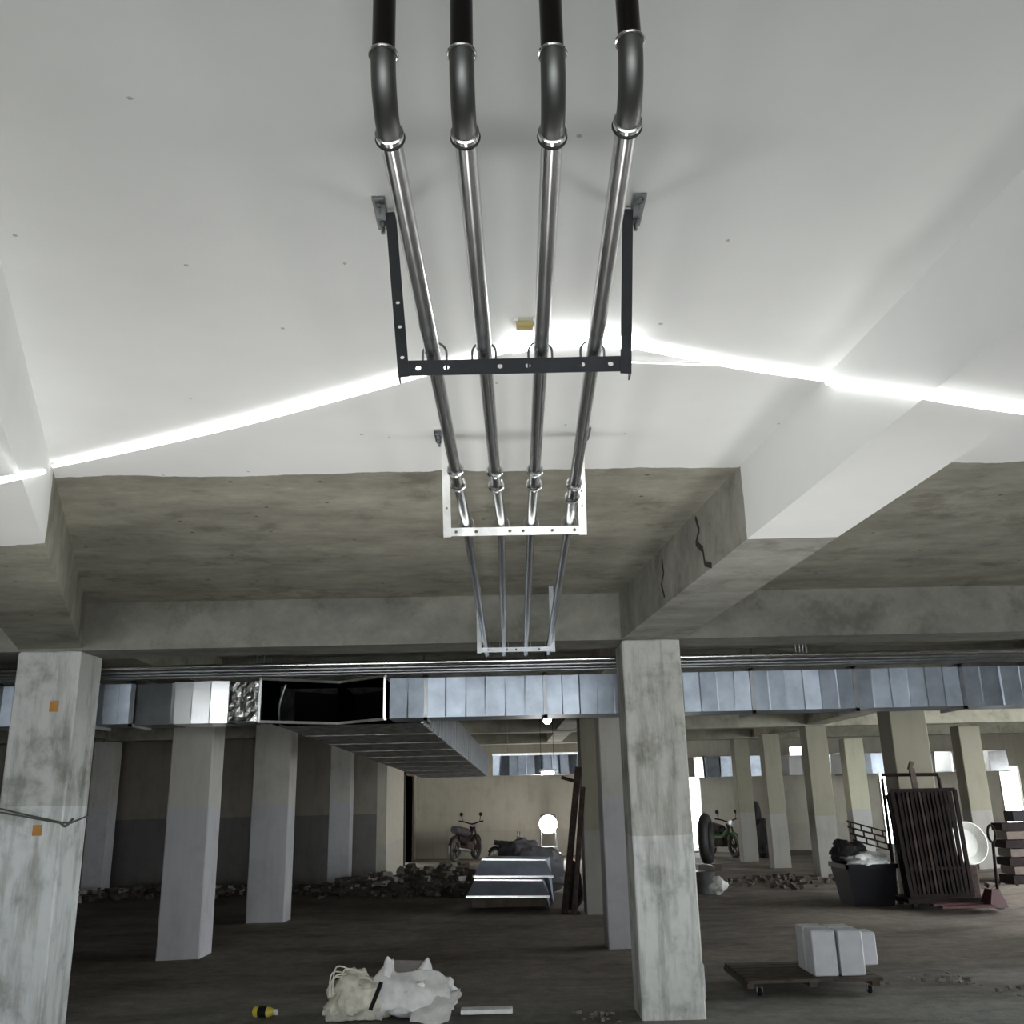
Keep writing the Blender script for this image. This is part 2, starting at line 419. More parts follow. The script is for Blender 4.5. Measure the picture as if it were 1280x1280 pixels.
# walls
def wall(name, a, b, mat): return struct(MB().box(a, b).build(name, mat))
wall('wall_left', (X0-.2, YA, 0), (X0, 20.8, S), WALLD_M)
wf = MB(); wf.box((X0, YA-.2, -.05), (-5.8, YA, S)); wf.box((5.8, YA-.2, -.05), (XC, YA, S)); wf.box((-5.8, YA-.2, 2.3), (5.8, YA, S))   # unseen opening behind the camera, added to let frontal daylight in
struct(wf.build('wall_front', WALLD_M))
wall('wall_right', (XC, YA, -.05), (XC+.2, 7.6, S), WALLD_M)
wall('wall_right_rear', (X1, 17.0, -.05), (X1+.2, 27.8, S), WALLF_M)  # unseen wall, added to darken the right rear
wall('wall_rear', (X0, 20.6, -.05), (-2.62, 20.85, S), WALLD_M)
wl = MB()
wl.box((-2.62, 20.6, -.05), (-2.42, 24.2, S)); wl.box((-2.62, 26.4, -.05), (-2.42, 27.6, S)); wl.box((-2.62, 24.2, 2.15), (-2.42, 26.4, S))
struct(wl.build('wall_side', WALLF_M))
# end wall with tall daylight gaps on the right
wb = MB(); gaps = [(5.15, 5.5, 0.05, 1.95), (8.1, 8.7, 2.45, 2.75), (10.55, 10.95, .1, 2.0), (13.05, 13.5, .9, 2.1), (13.95, 14.5, .5, 2.1)]  # second gap stands in for a bright reflection on the far duct
xs = -2.62
for a, b, z0, z1 in gaps:
    wb.box((xs, 27.6, -.05), (a, 27.8, S)); wb.box((a, 27.6, -.05), (b, 27.8, z0)); wb.box((a, 27.6, z1), (b, 27.8, S)); xs = b
wb.box((xs, 27.6, -.05), (X1, 27.8, S))
struct(wb.build('wall_back', WALLF_M))
for k, (a, b, z0, z1) in enumerate(gaps):
    m = MB(); t = .035
    m.box((a-t, 27.57, z0), (a, 27.63, z1)); m.box((b, 27.57, z0), (b+t, 27.63, z1)); m.box((a-t, 27.57, z1), (b+t, 27.63, z1+t)); m.box((a-t, 27.57, z0-t), (b+t, 27.63, z0))
    struct(m.build('window_%d' % (k+1), WALLF_M))
# door in the side wall
dr = MB().box((-2.56, 24.25, 0), (-2.50, 25.35, 2.1)).build('door_1', DWOOD); struct(dr)
MB().box((-2.50, 24.4, 1.15), (-2.49, 25.2, 1.95)).build('panel', DWOOD, dr); MB().box((-2.50, 24.4, .2), (-2.49, 25.2, 1.0)).build('panel', DWOOD, dr)
m = MB(); m.box((-2.64, 24.12, 0), (-2.38, 24.22, 2.25)); m.box((-2.64, 26.4, 0), (-2.38, 26.5, 2.25)); m.box((-2.64, 24.12, 2.15), (-2.38, 26.5, 2.25))
struct(m.build('trim_1', DWOOD))

# ================================================================== streaks of light on ceiling and beams, built as glowing tubes
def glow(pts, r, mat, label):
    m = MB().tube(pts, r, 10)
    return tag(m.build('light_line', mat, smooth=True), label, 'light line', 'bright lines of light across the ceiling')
def rlist(n, a, b): return [a+(b-a)*math.sin(math.pi*min(1, (k+.6)/n)) for k in range(n)]
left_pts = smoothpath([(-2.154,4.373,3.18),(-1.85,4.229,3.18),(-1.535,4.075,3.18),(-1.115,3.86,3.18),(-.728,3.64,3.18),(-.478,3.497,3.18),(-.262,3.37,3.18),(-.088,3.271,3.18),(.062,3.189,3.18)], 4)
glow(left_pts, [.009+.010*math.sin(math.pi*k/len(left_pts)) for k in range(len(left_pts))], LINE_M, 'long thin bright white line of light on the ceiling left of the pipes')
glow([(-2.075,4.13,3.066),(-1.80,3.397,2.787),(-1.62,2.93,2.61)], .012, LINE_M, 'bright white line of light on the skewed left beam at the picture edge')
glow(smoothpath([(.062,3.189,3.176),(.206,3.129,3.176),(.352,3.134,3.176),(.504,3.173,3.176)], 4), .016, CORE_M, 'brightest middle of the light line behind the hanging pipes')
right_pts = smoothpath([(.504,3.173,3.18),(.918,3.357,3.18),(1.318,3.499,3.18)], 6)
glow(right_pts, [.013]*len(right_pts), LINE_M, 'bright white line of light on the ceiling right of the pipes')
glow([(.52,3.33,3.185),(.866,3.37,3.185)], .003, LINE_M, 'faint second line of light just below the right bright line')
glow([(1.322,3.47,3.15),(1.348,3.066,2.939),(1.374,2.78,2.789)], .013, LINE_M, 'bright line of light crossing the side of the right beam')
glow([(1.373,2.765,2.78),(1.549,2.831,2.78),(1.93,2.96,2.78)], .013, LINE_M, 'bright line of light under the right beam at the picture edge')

# ================================================================== hanging conduits
RX = [-.188, -.05, .111, .245]; RY = [1.43, 1.43, 1.432, 1.405]
B1 = [-.166, -.031, .123, .266]; CX = [-.155, -.008, .141, .302]; CY = [3.43, 3.45, 3.45, 3.62]
B2 = [-.144, .014, .147, .319]; B3 = [-.120, .025, .20, .385]
PR = .0205; ZP = 2.765
order = ['leftmost', 'second from the left', 'third from the left', 'rightmost']
for k in range(4):
    t = thing('steel_conduit', (RX[k], RY[k], ZP), 'shiny metal conduit hung under the white ceiling, %s of four' % order[k], 'pipe', 'conduits running down the middle of the ceiling')
    R = .085; n = 12
    x0, y0 = RX[k], RY[k]-.05
    dirv = (Vector((CX[k], CY[k], ZP))-Vector((x0, y0, ZP))).normalized()
    side = lambda a: Vector((x0, y0, ZP+R))+dirv*(R*(1-math.cos(a)))+Vector((0,0,-R*math.sin(a)))
    # riser: straight pipe from the slab, then the bend, then the run
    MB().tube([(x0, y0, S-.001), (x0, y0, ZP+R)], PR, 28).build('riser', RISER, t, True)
    bend = [side(math.pi/2*j/n) for j in range(n+1)]
    b = MB().tube([Vector((x0, y0, ZP+R+.012))]+bend+[bend[-1]+dirv*.012], PR*1.08, 28).build('elbow', ELBOW, t, True)
    MB().torus((x0, y0, ZP+R+.008), (0,0,1), PR*1.16, .0035).build('collar', RING, b, True)
    e = bend[-1]+dirv*.012
    MB().lathe(e-dirv*.012, dirv, [(0, PR*1.1), (.002, PR*1.28), (.012, PR*1.28), (.014, PR*1.1)], 28).build('collar', RING, b, True)
    MB().torus(e+dirv*.006, dirv, PR*1.2, .0038).build('rubber_ring', RUBBER, b, True)
    c = Vector((CX[k], CY[k], ZP))
    MB().tube([e, c], PR, 28).build('run', PIPE, t, True)
    p2 = Vector((B2[k], 4.1, ZP+.012)); p3 = Vector((B3[k], 7.45, 2.745)); d2 = (p2-c).normalized()
    cp = MB().tube([c-dirv*.09, c+dirv*.09], PR*1.06, 28).build('coupling', PIPE, t, True)
    for q in (-.09, .085): MB().torus(c+dirv*q, dirv, PR*1.3, .0055).build('coupling_ring', RING, cp, True)
    MB().tube([c, p2, p2.lerp(p3, .5), p3, p3+(p3-p2).normalized()*.52], PR, 24).build('far_run', PIPE, t, True)

# ------------------------------------------------------------------ angle iron hangers
def ubolt(par, x, y, z, r, mat):
    m = MB(); p = [(x-r, y, z-.055)]+[(x-r*math.cos(a), y, z+r*math.sin(a)) for a in [math.pi*q/12 for q in range(13)]]+[(x+r, y, z-.055)]
    m.tube(p, .0032, 8)
    return m.build('u_bolt', mat, par, True)
def hanger(y, xl, xr, xlt, xrt, zb, pipes, mat, boltmat, barh, legw, holes, lholes, label, zt=S, zpipe=ZP, anchors=True, tilt=0):
    t = thing('pipe_hanger', ((xl+xr)/2, y, zb), label, 'bracket', 'angle iron brackets carrying the conduits')
    # crossbar: pierced front flange and flat shelf under the pipes
    ex = Vector((xr-xl, 0, tilt)).normalized()
    m = MB().plate((xl, y, zb), ex, (0,0,1), xr-xl, barh, .004, [h-xl for h in holes], .0075)
    m.build('crossbar', mat, t)
    MB().hexa([(xl, y, zb+barh-.004), (xr, y, zb+barh-.004+tilt), (xr, y+.024, zb+barh-.004+tilt), (xl, y+.024, zb+barh-.004), (xl, y, zb+barh), (xr, y, zb+barh+tilt), (xr, y+.024, zb+barh+tilt), (xl, y+.024, zb+barh)]).build('crossbar_shelf', mat, t)
    for s_, xb, xt, hs in ((1, xl, xlt, lholes[0]), (-1, xr, xrt, lholes[1])):
        a = Vector((xb, y-.004, zb-.006)); d = Vector((xt-xb, 0, zt-zb)).normalized()
        e2 = Vector((s_*d.z, 0, -s_*d.x))
        L = (zt-zb)/d.z
        if s_ > 0: lg = MB().plate(a, d, e2, L, legw, -.004, [(h-zb)/d.z for h in hs], .0058)
        else: lg = MB().plate(a, d, e2, L, legw, .004, [(h-zb)/d.z for h in hs], .0058)
        # return flange
        q = a+d*L
        lg.hexa([a, a+Vector((s_*.004,0,0)), a+Vector((s_*.004,.04,0)), a+Vector((0,.04,0)), q, q+Vector((s_*.004,0,0)), q+Vector((s_*.004,.04,0)), q+Vector((0,.04,0))])
        l = lg.build('leg', mat, t)
        if anchors:
            cx = xt-s_*.012
            MB().box((cx-.018, y-.075, S-.008), (cx+.018, y+.075, S)).build('foot_plate', STEEL, l)
            for dy in (-.05, .045):
                MB().tube([(cx, y+dy, S-.006), (cx, y+dy, S-.022)], .013, 6).tube([(cx, y+dy, S-.022), (cx, y+dy, S-.04)], .006, 8).build('anchor_bolt', STEEL, l)
    for x in pipes: ubolt(t, x, y+.02, zpipe, PR+.012, boltmat)
    return t
hanger(2.354, -.262, .366, -.305, .40, 2.690, B1, GUN, STEEL, .044, .030, [-.209,-.133,.012,.088,.235,.312], [[2.747,2.839,2.913],[]],
       'dark angle iron bracket with round holes, nearest the camera', zpipe=ZP, tilt=.004)
hanger(4.1, -.246, .394, -.256, .40, 2.715, B2, BRIGHT, STEEL, .038, .035, [-.19,-.10,.05,.11,.24,.34], [[2.85],[2.85,2.92]],
       'bright silver angle bracket just past the paint edge, second of three', zpipe=ZP+.012)
hanger(7.42, -.185, .425, -.185, .425, 2.675, B3, STEEL, STEEL, .036, .035, [-.10,.05,.12,.30], [[],[]],
       'small silver angle bracket in front of the cross beam, farthest of three', zpipe=2.745, anchors=False)
# little stub left on the ceiling
t = thing('cable_clip', (.106, 3.01, S), 'small tan plastic clip stuck to the white ceiling between the pipes', 'clip')
MB().bbox((.075, 2.995, S-.03), (.137, 3.03, S-.006), .004).build('clip_body', BRASS, t)
MB().box((.065, 2.99, S-.012), (.08, 3.04, S)).build('clip_ear', WHITEP, t); MB().box((.132, 2.99, S-.012), (.147, 3.04, S)).build('clip_ear', WHITEP, t)

# ------------------------------------------------------------------ conduits crossing behind the beam
for k, (y, z, r, mt, w_) in enumerate(((8.36, 2.735, .02, RING, 'uppermost and brightest'), (8.41, 2.705, .017, STEEL, 'second from the top'), (8.47, 2.685, .017, STEEL, 'third from the top'), (8.54, 2.672, .016, STEEL, 'lowest'))):
    t = thing('cross_conduit', (0, y, z), 'straight conduit running crosswise above the duct, %s of four' % w_, 'pipe', 'conduits crossing above the duct')
    MB().tube([(-9, y, z), (9.2, y, z)], r, 14).build('pipe_run', mt, t, True)
    for x in (-4.6, -2.2, 2.6, 5.4):
        MB().tube([(x+k*.05, y, z), (x+k*.05, y, S)], .004, 6).build('hanger_rod', STEEL, t)

# ================================================================== ducts
def duct_section(par, x0, x1, y0, y1, z0, z1, mat, ribs, jit=.006, name='duct_section', rot=0):
    """box section whose front and bottom are folded into shallow ribs"""
    m = MB(); n = max(1, ribs); ox = []
    P = []
    for i in range(n+1):
        x = x0+(x1-x0)*i/n
        P.append((x, y0+rot*(x-x0)))
    for i in range(n):
        (a, ya), (b, yb) = P[i], P[i+1]; d = random.uniform(-jit, jit); mid = (a+b)/2; g = (b-a)*.04
        top = random.uniform(-jit, jit)*.9
        m.add([(a+g, ya+d, z0), (b-g, yb-d, z0), (b-g, yb-d+top, z1), (a+g, ya+d+top, z1)], [(0,1,2,3)])
        m.add([(b-g, yb-d, z0), (b+g, yb, z0), (b+g, yb, z1), (b-g, yb-d+top, z1)], [(0,1,2,3)])
    m.add([(x0, y0, z0), (x1, y0, z0), (x1, y1, z0), (x0, y1, z0)], [(3,2,1,0)])
    m.add([(x0, y0, z1), (x1, y0, z1), (x1, y1, z1), (x0, y1, z1)], [(0,1,2,3)])
    m.add([(x0, y1, z0), (x1, y1, z0), (x1, y1, z1), (x0, y1, z1)], [(3,2,1,0)])
    return m.build(name, mat, par)
def flange(par, x, y0, y1, z0, z1, mat=None):
    m = MB(); w_ = .016; h = .028
    m.box((x-w_, y0-h, z0-h), (x+w_, y0+.002, z1+h)); m.box((x-w_, y0-h, z0-h), (x+w_, y1+h, z0+.002)); m.box((x-w_, y0-h, z1-.002), (x+w_, y1+h, z1+h))
    return m.build('flange', mat or STEEL, par)
YD, YE, Z0, Z1 = 8.9, 9.36, 2.305, 2.665
t = thing('sheet_metal_duct', (3, YD, Z0), 'long galvanised air duct running to the right behind the middle column', 'duct')
edges = [-.70, .40, 1.36, 2.32, 3.28, 4.28, 5.4, 6.6, 7.9, 9.2]
for i in range(len(edges)-1): duct_section(t, edges[i], edges[i+1], YD, YE, Z0, Z1, GALV, 6, .007)
for x in edges: flange(t, x, YD, YE, Z0, Z1)
duct_section(t, -1.04, -.70, YD, YE, Z0, Z1, GALV, 2, .012)
t = thing('sheet_metal_duct', (-3.6, YD, Z0), 'galvanised air duct with one blinding bright section, left of the open mouths', 'duct')
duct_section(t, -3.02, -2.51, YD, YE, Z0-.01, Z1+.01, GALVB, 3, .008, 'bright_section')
duct_section(t, -3.39, -3.02, YD+.05, YE, Z0-.01, Z1, GALVD, 1, .004, rot=-.15)
duct_section(t, -3.78, -3.39, YD, YE, Z0, Z1, GALV, 3, .012)
ed = [-3.78, -4.6, -5.6, -6.8, -8]
for i in range(4): duct_section(t, ed[i+1], ed[i], YD, YE, Z0, Z1, GALV, 5, .012)
for x in ed[:4]+[-3.39]: flange(t, x, YD, YE, Z0, Z1)
# crumpled collar and the two open mouths that meet in a notch
t = thing('duct_branch', (-1.65, YD, Z0), 'open duct branch with two black rectangular mouths framed in bright flanges', 'duct')
m = MB(); nx_, nz_ = 8, 8
for j in range(nz_+1):
    for i in range(nx_+1):
        m.v.append(Vector((-2.51+.27*i/nx_, YD+random.uniform(-.018, .018), Z0+(Z1-Z0)*j/nz_)))
for j in range(nz_):
    for i in range(nx_):
        a = j*(nx_+1)+i; m.f.append((a, a+1, a+nx_+2, a+nx_+1))
m.box((-2.51, YD+.03, Z0), (-2.24, YE, Z1)); m.build('collar', FOIL, t)
A = Vector((-2.235, YD, 0)); N = Vector((-1.575, YD+.42, 0)); C2 = Vector((-1.07, YD, 0))
za, zb_ = 2.30, 2.69
for p, q, nm in ((A, N, 'left'), (N, C2, 'right')):
    d = (q-p).normalized(); back = Vector((-d.y, d.x, 0))*.42
    up = lambda v, z: Vector((v.x, v.y, z))
    fr = MB(); hw = .012
    fr.bar(up(p, za), up(q, za), .03, .022); fr.bar(up(p, zb_), up(q, zb_), .03, .022)
    e_ = p+d*hw if nm == 'left' else q-d*hw; fr.bar(up(e_, za), up(e_, zb_), .022, .03, (0,1,0))
    mo = fr.build('mouth_flange', BRIGHT, t)
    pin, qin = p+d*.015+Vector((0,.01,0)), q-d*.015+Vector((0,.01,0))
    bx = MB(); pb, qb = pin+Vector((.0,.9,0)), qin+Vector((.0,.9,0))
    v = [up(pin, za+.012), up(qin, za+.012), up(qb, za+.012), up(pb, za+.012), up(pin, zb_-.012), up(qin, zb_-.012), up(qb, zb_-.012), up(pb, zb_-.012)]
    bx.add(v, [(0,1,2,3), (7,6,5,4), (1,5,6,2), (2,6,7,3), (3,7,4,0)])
    bx.build('mouth_lining', MOUTH_SHADE, mo)
MB().tube(smoothpath([(-2.05, YD+.25, 2.66), (-2.08, YD+.25, 2.56), (-2.10, YD+.24, 2.45), (-2.09, YD+.22, 2.31)], 5), [.012]*15+[.02], 8).build('hanging_strap', STEEL, t, True)
# branch running back, sagging slightly, with patched underside
t = thing('branch_duct', (-1.4, 9.4, 2.28), 'dark galvanised branch duct running back under the ceiling with patched underside', 'duct')
NS = 9
for i in range(NS):
    a, b = i/NS, (i+1)/NS
    def ring(s_, g=0):
        y = 9.38+9.2*s_; z = 2.29-.33*s_; xl = -2.15+.62*s_; xr = -.78+.48*s_; h = .40
        return [Vector((xl-g, y, z-g)), Vector((xr+g, y, z-g)), Vector((xr+g, y, z+h)), Vector((xl-g, y, z+h))]
    r1, r2 = ring(a), ring(b-.006)
    m = MB(); m.add(r1+r2, [(0,1,5,4), (1,2,6,5), (2,3,7,6), (3,0,4,7)])
    m.build('duct_section', GALVU, t)
    # shallow folded ribs along the right side
    nr = 6
    for q in range(nr):
        s1 = a+(b-a)*(q+.2)/nr; s2 = a+(b-a)*(q+.7)/nr; u1, u2 = ring(s1), ring(s2)
        MB().hexa([u1[1]-Vector((.01,0,0)), u1[1]+Vector((.02,0,0)), u2[1]+Vector((.02,0,0)), u2[1]-Vector((.01,0,0)), u1[2]-Vector((.01,0,0)), u1[2]+Vector((.02,0,0)), u2[2]+Vector((.02,0,0)), u2[2]-Vector((.01,0,0))]).build('side_rib', GALVD if q % 2 else STEEL, t)
    g1, g2 = ring(b-.003, .004), ring(b, .004)
    MB().hexa(g1+g2).build('flange', GALVU, t)
e1, e2 = ring(1.0), ring(1.002)
MB().hexa(e1+e2).build('end_plate', GALVD, t)
# far cross duct
t = thing('sheet_metal_duct', (0.6, 19.0, 1.98), 'short far duct with zigzag ribs, behind the end of the branch duct', 'duct')
duct_section(t, -.2, 1.75, 18.9, 19.35, 1.98, 2.34, GALV, 12, .07)
m = MB().box((-.2, 18.86, 2.34), (1.75, 18.92, 2.38)); m.build('flange', BRIGHT, t)
for x in (.1, 1.5): MB().tube([(x, 19.1, 2.33), (x, 19.1, S)], .006, 6).build('hanger_rod', STEEL, t)
t = thing('sheet_metal_duct', (8, 24.6, 2.1), 'far duct crossing the right rear behind the cream columns', 'duct')
for i, (a, b) in enumerate(((3.6, 5.2), (5.2, 7.0), (7.0, 8.7), (8.7, 10.6), (10.6, 13))): duct_section(t, a, b, 25.2, 25.7, 1.95, 2.45, GALV if i % 2 else GALVB, 5, .08); flange(t, b, 25.2, 25.7, 1.95, 2.45); MB().tube([(a+.4, 25.4, 2.4), (a+.4, 25.4, S)], .006, 6).build('hanger_rod', STEEL, t)

# ================================================================== lamps
t = thing('ceiling_bulb', (.479, 10.3, 2.36), 'bare bright bulb hanging below the duct', 'lamp')
MB().lathe((.479, 10.3, 2.32), (0,0,1), [(0,.015), (.02,.038), (.05,.045), (.08,.035), (.11,.02)], 14).build('bulb', BULB_M, t, True)
MB().tube([(.479, 10.3, 2.42), (.479, 10.3, 2.50)], .02, 10).build('socket', BLACK, t, True); MB().tube([(.479, 10.3, 2.50), (.479, 10.3, S)], .004, 6).build('cord', BLACK, t)
t = thing('tube_lamp', (.775, 17, 1.96), 'short bright tube lamp hanging under the far duct', 'lamp')
MB().tube([(.66, 17, 1.96), (.88, 17, 1.97)], .028, 12).build('tube', BULB_M, t, True)
MB().box((.62, 16.97, 1.99), (.92, 17.03, 2.03)).build('housing', WHITEP, t)
for x in (.66, .88): MB().tube([(x, 17, 2.02), (x, 17, S)], .004, 6).build('cord', BLACK, t)
t = thing('work_light', (1.16, 26.3, 0), 'blinding work light on a metal stand at the end wall', 'lamp')
h = MB().bbox((.96, 26.28, .62), (1.36, 26.42, 1.10), .02).build('lamp_head', BLACK, t)
MB().lathe((1.16, 26.28, .86), (0,-1,0), [(0,.22), (.03,.23), (.07,.19), (.10,.10), (.11,.01)], 24).build('lamp_glass', FLOOD_M, h, True)
for dx, dy in ((-.22,-.15), (.22,-.15), (-.22,.2), (.22,.2)): MB().tube([(1.16+dx*.8, 26.35+dy*.6, .95), (1.16+dx, 26.35+dy, 0)], .018, 8).build('leg', STEEL, t, True)
for y in (-.15, .2): MB().tube([(.94, 26.35+y, .30), (1.38, 26.35+y, .30)], .014, 8).build('crossbar', STEEL, t, True)
tag(MB().bbox((1.14, 25.9, .0), (1.46, 26.1, .17), .01).build('white_box', WHITEP), 'small white box at the foot of the work light', 'box')

def fill_lamp(x, y, label, tgt):  # added fill lamp with its fixture, brightens ceiling and columns from below view
    t = thing('fill_lamp', (x, y, 0), label, 'lamp', 'added fill lamps aimed at the ceiling')
    d = (Vector(tgt)-Vector((x, y, .32))).normalized(); c = Vector((x, y, .32))
    h = MB().lathe(c-d*.10, d, [(0,.16), (.03,.30), (.08,.43), (.115,.44), (.115,.42), (.09,.02)], 28).build('lamp_head', BLACK, t, True)
    for sx_ in (-1, 1): MB().bar((x+sx_*.45, y, .32), (x+sx_*.45, y, .03), .012, .04, (0,1,0)).build('yoke_arm', STEEL, t)
    MB().box((x-.46, y-.15, 0), (x+.46, y+.15, .03)).build('base_plate', STEEL, t)
    l = bpy.data.lights.new('fill_light', 'AREA'); l.shape = 'DISK'; l.size = .8; l.energy = FILL_LAMP_W; l.color = (1, .99, .97)
    o = bpy.data.objects.new('fill_light', l); COL.objects.link(o); o.parent = t
    o.location = c+d*.02-Vector((x, y, 0)); o.rotation_euler = d.to_track_quat('-Z', 'Y').to_euler()
fill_lamp(-1.5, 4.0, 'added fill lamp out of view on the floor in front of the left column, aimed at the ceiling', (-1.0, 4.3, 3.2))
fill_lamp(.1, 4.1, 'added fill lamp out of view on the floor under the hanging pipes, aimed at the ceiling', (0, 4.3, 3.2))
fill_lamp(2.2, 4.0, 'added fill lamp out of view on the floor under the right beam, aimed at the ceiling', (1.9, 4.3, 3.2))

# ================================================================== right foreground: dolly with cartons
t = thing('flat_dolly', (2.5, 8.9, 0), 'low wooden dolly on casters carrying white cartons', 'dolly')
for i in range(6):
    y = 8.44+i*.145
    MB().box((1.95, y, .10), (3.05, y+.12, .125)).build('deck_board', WOOD, t)
for x in (1.97, 2.48, 2.99): MB().box((x-.03, 8.44, .065), (x+.03, 9.29, .10)).build('frame_bar', DWOOD, t)
for x in (2.05, 2.95):
    for y in (8.5, 9.22):
        c = MB().lathe((x-.015, y, .03), (1,0,0), [(0,.025), (.004,.03), (.026,.03), (.03,.025)], 14).build('caster', BLACK, t, True)
        MB().box((x-.024, y-.02, .03), (x-.018, y+.02, .068)).box((x+.018, y-.02, .03), (x+.024, y+.02, .068)).build('fork', STEEL, c)
def carton(x0, x1, y0, y1, z0, z1, label):
    t = thing('white_carton', ((x0+x1)/2, (y0+y1)/2, z0), label, 'box', 'white cartons on the dolly')
    MB().bbox((x0, y0, z0), (x1, y1, z1), .008).build('carton_body', BOXM, t)
    MB().box((x0+.004, y0+.01, z1-.001), (x1-.004, (y0+y1)/2-.003, z1+.004)).build('flap', BOXM, t)
    MB().box((x0+.004, (y0+y1)/2+.003, z1-.001), (x1-.004, y1-.01, z1+.004)).build('flap', BOXM, t)
    MB().box((x0-.0015, (y0+y1)/2-.025, z0+.02), (x1+.0015, (y0+y1)/2+.025, z1+.0055)).build('tape', FILM, t)
carton(2.525, 2.722, 8.52, 8.98, .127, .47, 'white carton on the dolly, left of the close pair')
carton(2.745, 2.945, 8.52, 8.96, .127, .465, 'white carton on the dolly, right of the close pair')
carton(3.03, 3.22, 8.98, 9.22, .127, .385, 'smaller white carton behind the pair on the dolly')
tag(MB().bbox((1.49, 8.42, 0), (1.60, 8.52, .26), .006).build('foam_block', BOXM), 'white foam block peeking out behind the middle column base', 'block')

# ================================================================== left foreground: sacks, bottle, scraps
def lump(name, c, rad, mat, par, seed, amp=.25, fold=6.0, n=22, flat=.0):
    m = MB(); cx, cy, cz = c; nn = n*2
    for j in range(n+1):
        th = math.pi*j/n
        for i in range(nn):
            ph = 2*math.pi*i/nn
            d = Vector((math.sin(th)*math.cos(ph), math.sin(th)*math.sin(ph), math.cos(th)))
            k = 1+amp*noise.noise(d*1.6+Vector((seed,0,0)))+amp*.55*abs(noise.noise(d*fold+Vector((0,seed,0))))-amp*.2+amp*.25*noise.noise(d*fold*2.1+Vector((0,0,seed)))
            p = Vector((cx+d.x*rad[0]*k, cy+d.y*rad[1]*k, cz+d.z*rad[2]*k))
            p.z = max(p.z, .0)
            m.v.append(p)
    for j in range(n):
        for i in range(nn):
            l = (i+1) % nn; m.f.append((j*nn+i, (j+1)*nn+i, (j+1)*nn+l, j*nn+l))
    return m.build(name, mat, par, True)
t = thing('woven_sack', (-1.18, 8.12, 0), 'cream woven sack slumped on the floor, left of the torn plastic bag', 'sack')
lump('sack_body', (-1.15, 8.12, .12), (.27, .24, .19), SACK, t, 1.3, .35, 5)
m = MB()
for k in range(6):
    a = random.uniform(0, .5); m.tube(smoothpath([(-1.36+a*.2, 8.0+a*.2, .16), (-1.34+a*.25, 8.0, .27+.02*k), (-1.22+a*.3, 8.0+.04*k, .29), (-1.12+a*.2, 8.02, .25)], 5), .006, 6)
m.build('loose_threads', SACK, t, True)
t = thing('torn_plastic_bag', (-.72, 8.1, 0), 'crumpled torn white plastic bag holding grey cardboard', 'bag')
def crumple(name, pts_rows, mat, par, amp, seed, sub=4):
    """sheet through rows of control points, subdivided and crumpled"""
    R_ = [smoothpath(r, sub) for r in pts_rows]; m = MB()
    cols = list(zip(*R_)); cols = [smoothpath(c, sub) for c in cols]
    ni = len(cols); nj = len(cols[0])
    for c in cols:
        for p in c:
            q = p*9+Vector((seed, seed, 0))
            m.v.append(p+Vector((noise.noise(q), noise.noise(q+Vector((7,0,0))), noise.noise(q+Vector((0,7,0)))))*amp)
    for i in range(ni-1):
        for j in range(nj-1):
            a = i*nj+j; m.f.append((a, a+1, a+nj+1, a+nj))
    o = m.build(name, mat, par, True)
    so = o.modifiers.new('thick', 'SOLIDIFY'); so.thickness = .004
    return o
lump('bag_body', (-.72, 8.14, .12), (.30, .22, .17), FILM, t, 4.2, .4, 6)
crumple('front_sheet', [[(-1.0,7.95,.02), (-.82,7.9,.10), (-.65,7.88,.06), (-.47,7.86,.02)], [(-1.02,8.0,.20), (-.85,7.95,.24), (-.66,7.93,.20), (-.44,7.93,.14)], [(-.98,8.05,.33), (-.86,8.0,.29), (-.64,7.99,.26), (-.45,8.0,.23)], [(-.90,8.08,.40), (-.84,8.06,.31), (-.62,8.05,.33), (-.47,8.06,.27)]], FILM, t, .03, 2)
crumple('torn_edge', [[(-.96,8.0,.27), (-.93,7.99,.30), (-.89,8.0,.28)], [(-.95,8.03,.34), (-.92,8.01,.36), (-.88,8.03,.34)], [(-.94,8.05,.39), (-.915,8.04,.43), (-.89,8.05,.39)]], FILM, t, .015, 5)
crumple('torn_edge', [[(-.70,8.05,.26), (-.63,8.04,.28), (-.56,8.05,.25)], [(-.68,8.07,.33), (-.63,8.05,.35), (-.57,8.07,.31)], [(-.64,8.09,.37), (-.61,8.08,.41), (-.58,8.09,.36)]], FILM, t, .015, 9)
crumple('floor_flap', [[(-.72,7.80,.015), (-.58,7.75,.02), (-.42,7.72,.03)], [(-.70,7.86,.05), (-.56,7.84,.09), (-.40,7.84,.11)], [(-.66,7.95,.10), (-.52,7.95,.16), (-.36,7.97,.2)]], FILM, t, .03, 12)
MB().hexa([(-.92,8.06,.27), (-.62,8.06,.27), (-.62,8.09,.27), (-.92,8.09,.27), (-.90,8.16,.385), (-.64,8.16,.375), (-.64,8.19,.375), (-.90,8.19,.385)]).build('cardboard', CARD, t)
MB().bar((-1.03, 7.93, .08), (-.95, 7.92, .27), .012, .03).build('strap', BLACK, t)
t = thing('drink_bottle', (-1.87, 8.14, 0), 'small yellow bottle with black label lying on the floor', 'bottle')
bx_ = Vector((-1.965, 8.18, .042)); bd = Vector((.97, -.22, 0)).normalized()
MB().lathe(bx_, bd, [(0,.025), (.006,.036), (.02,.038), (.13,.038), (.155,.028), (.168,.016), (.172,.015)], 22).build('bottle_body', YEL, t, True)
MB().lathe(bx_+bd*.045, bd, [(0,.0385), (.001,.0392), (.069,.0392), (.07,.0385)], 22).build('bottle_label', BLACK, t, True)
MB().lathe(bx_+bd*.170, bd, [(0,.019), (.002,.021), (.026,.021), (.028,.018)], 18).build('bottle_cap', WHITEP, t, True)
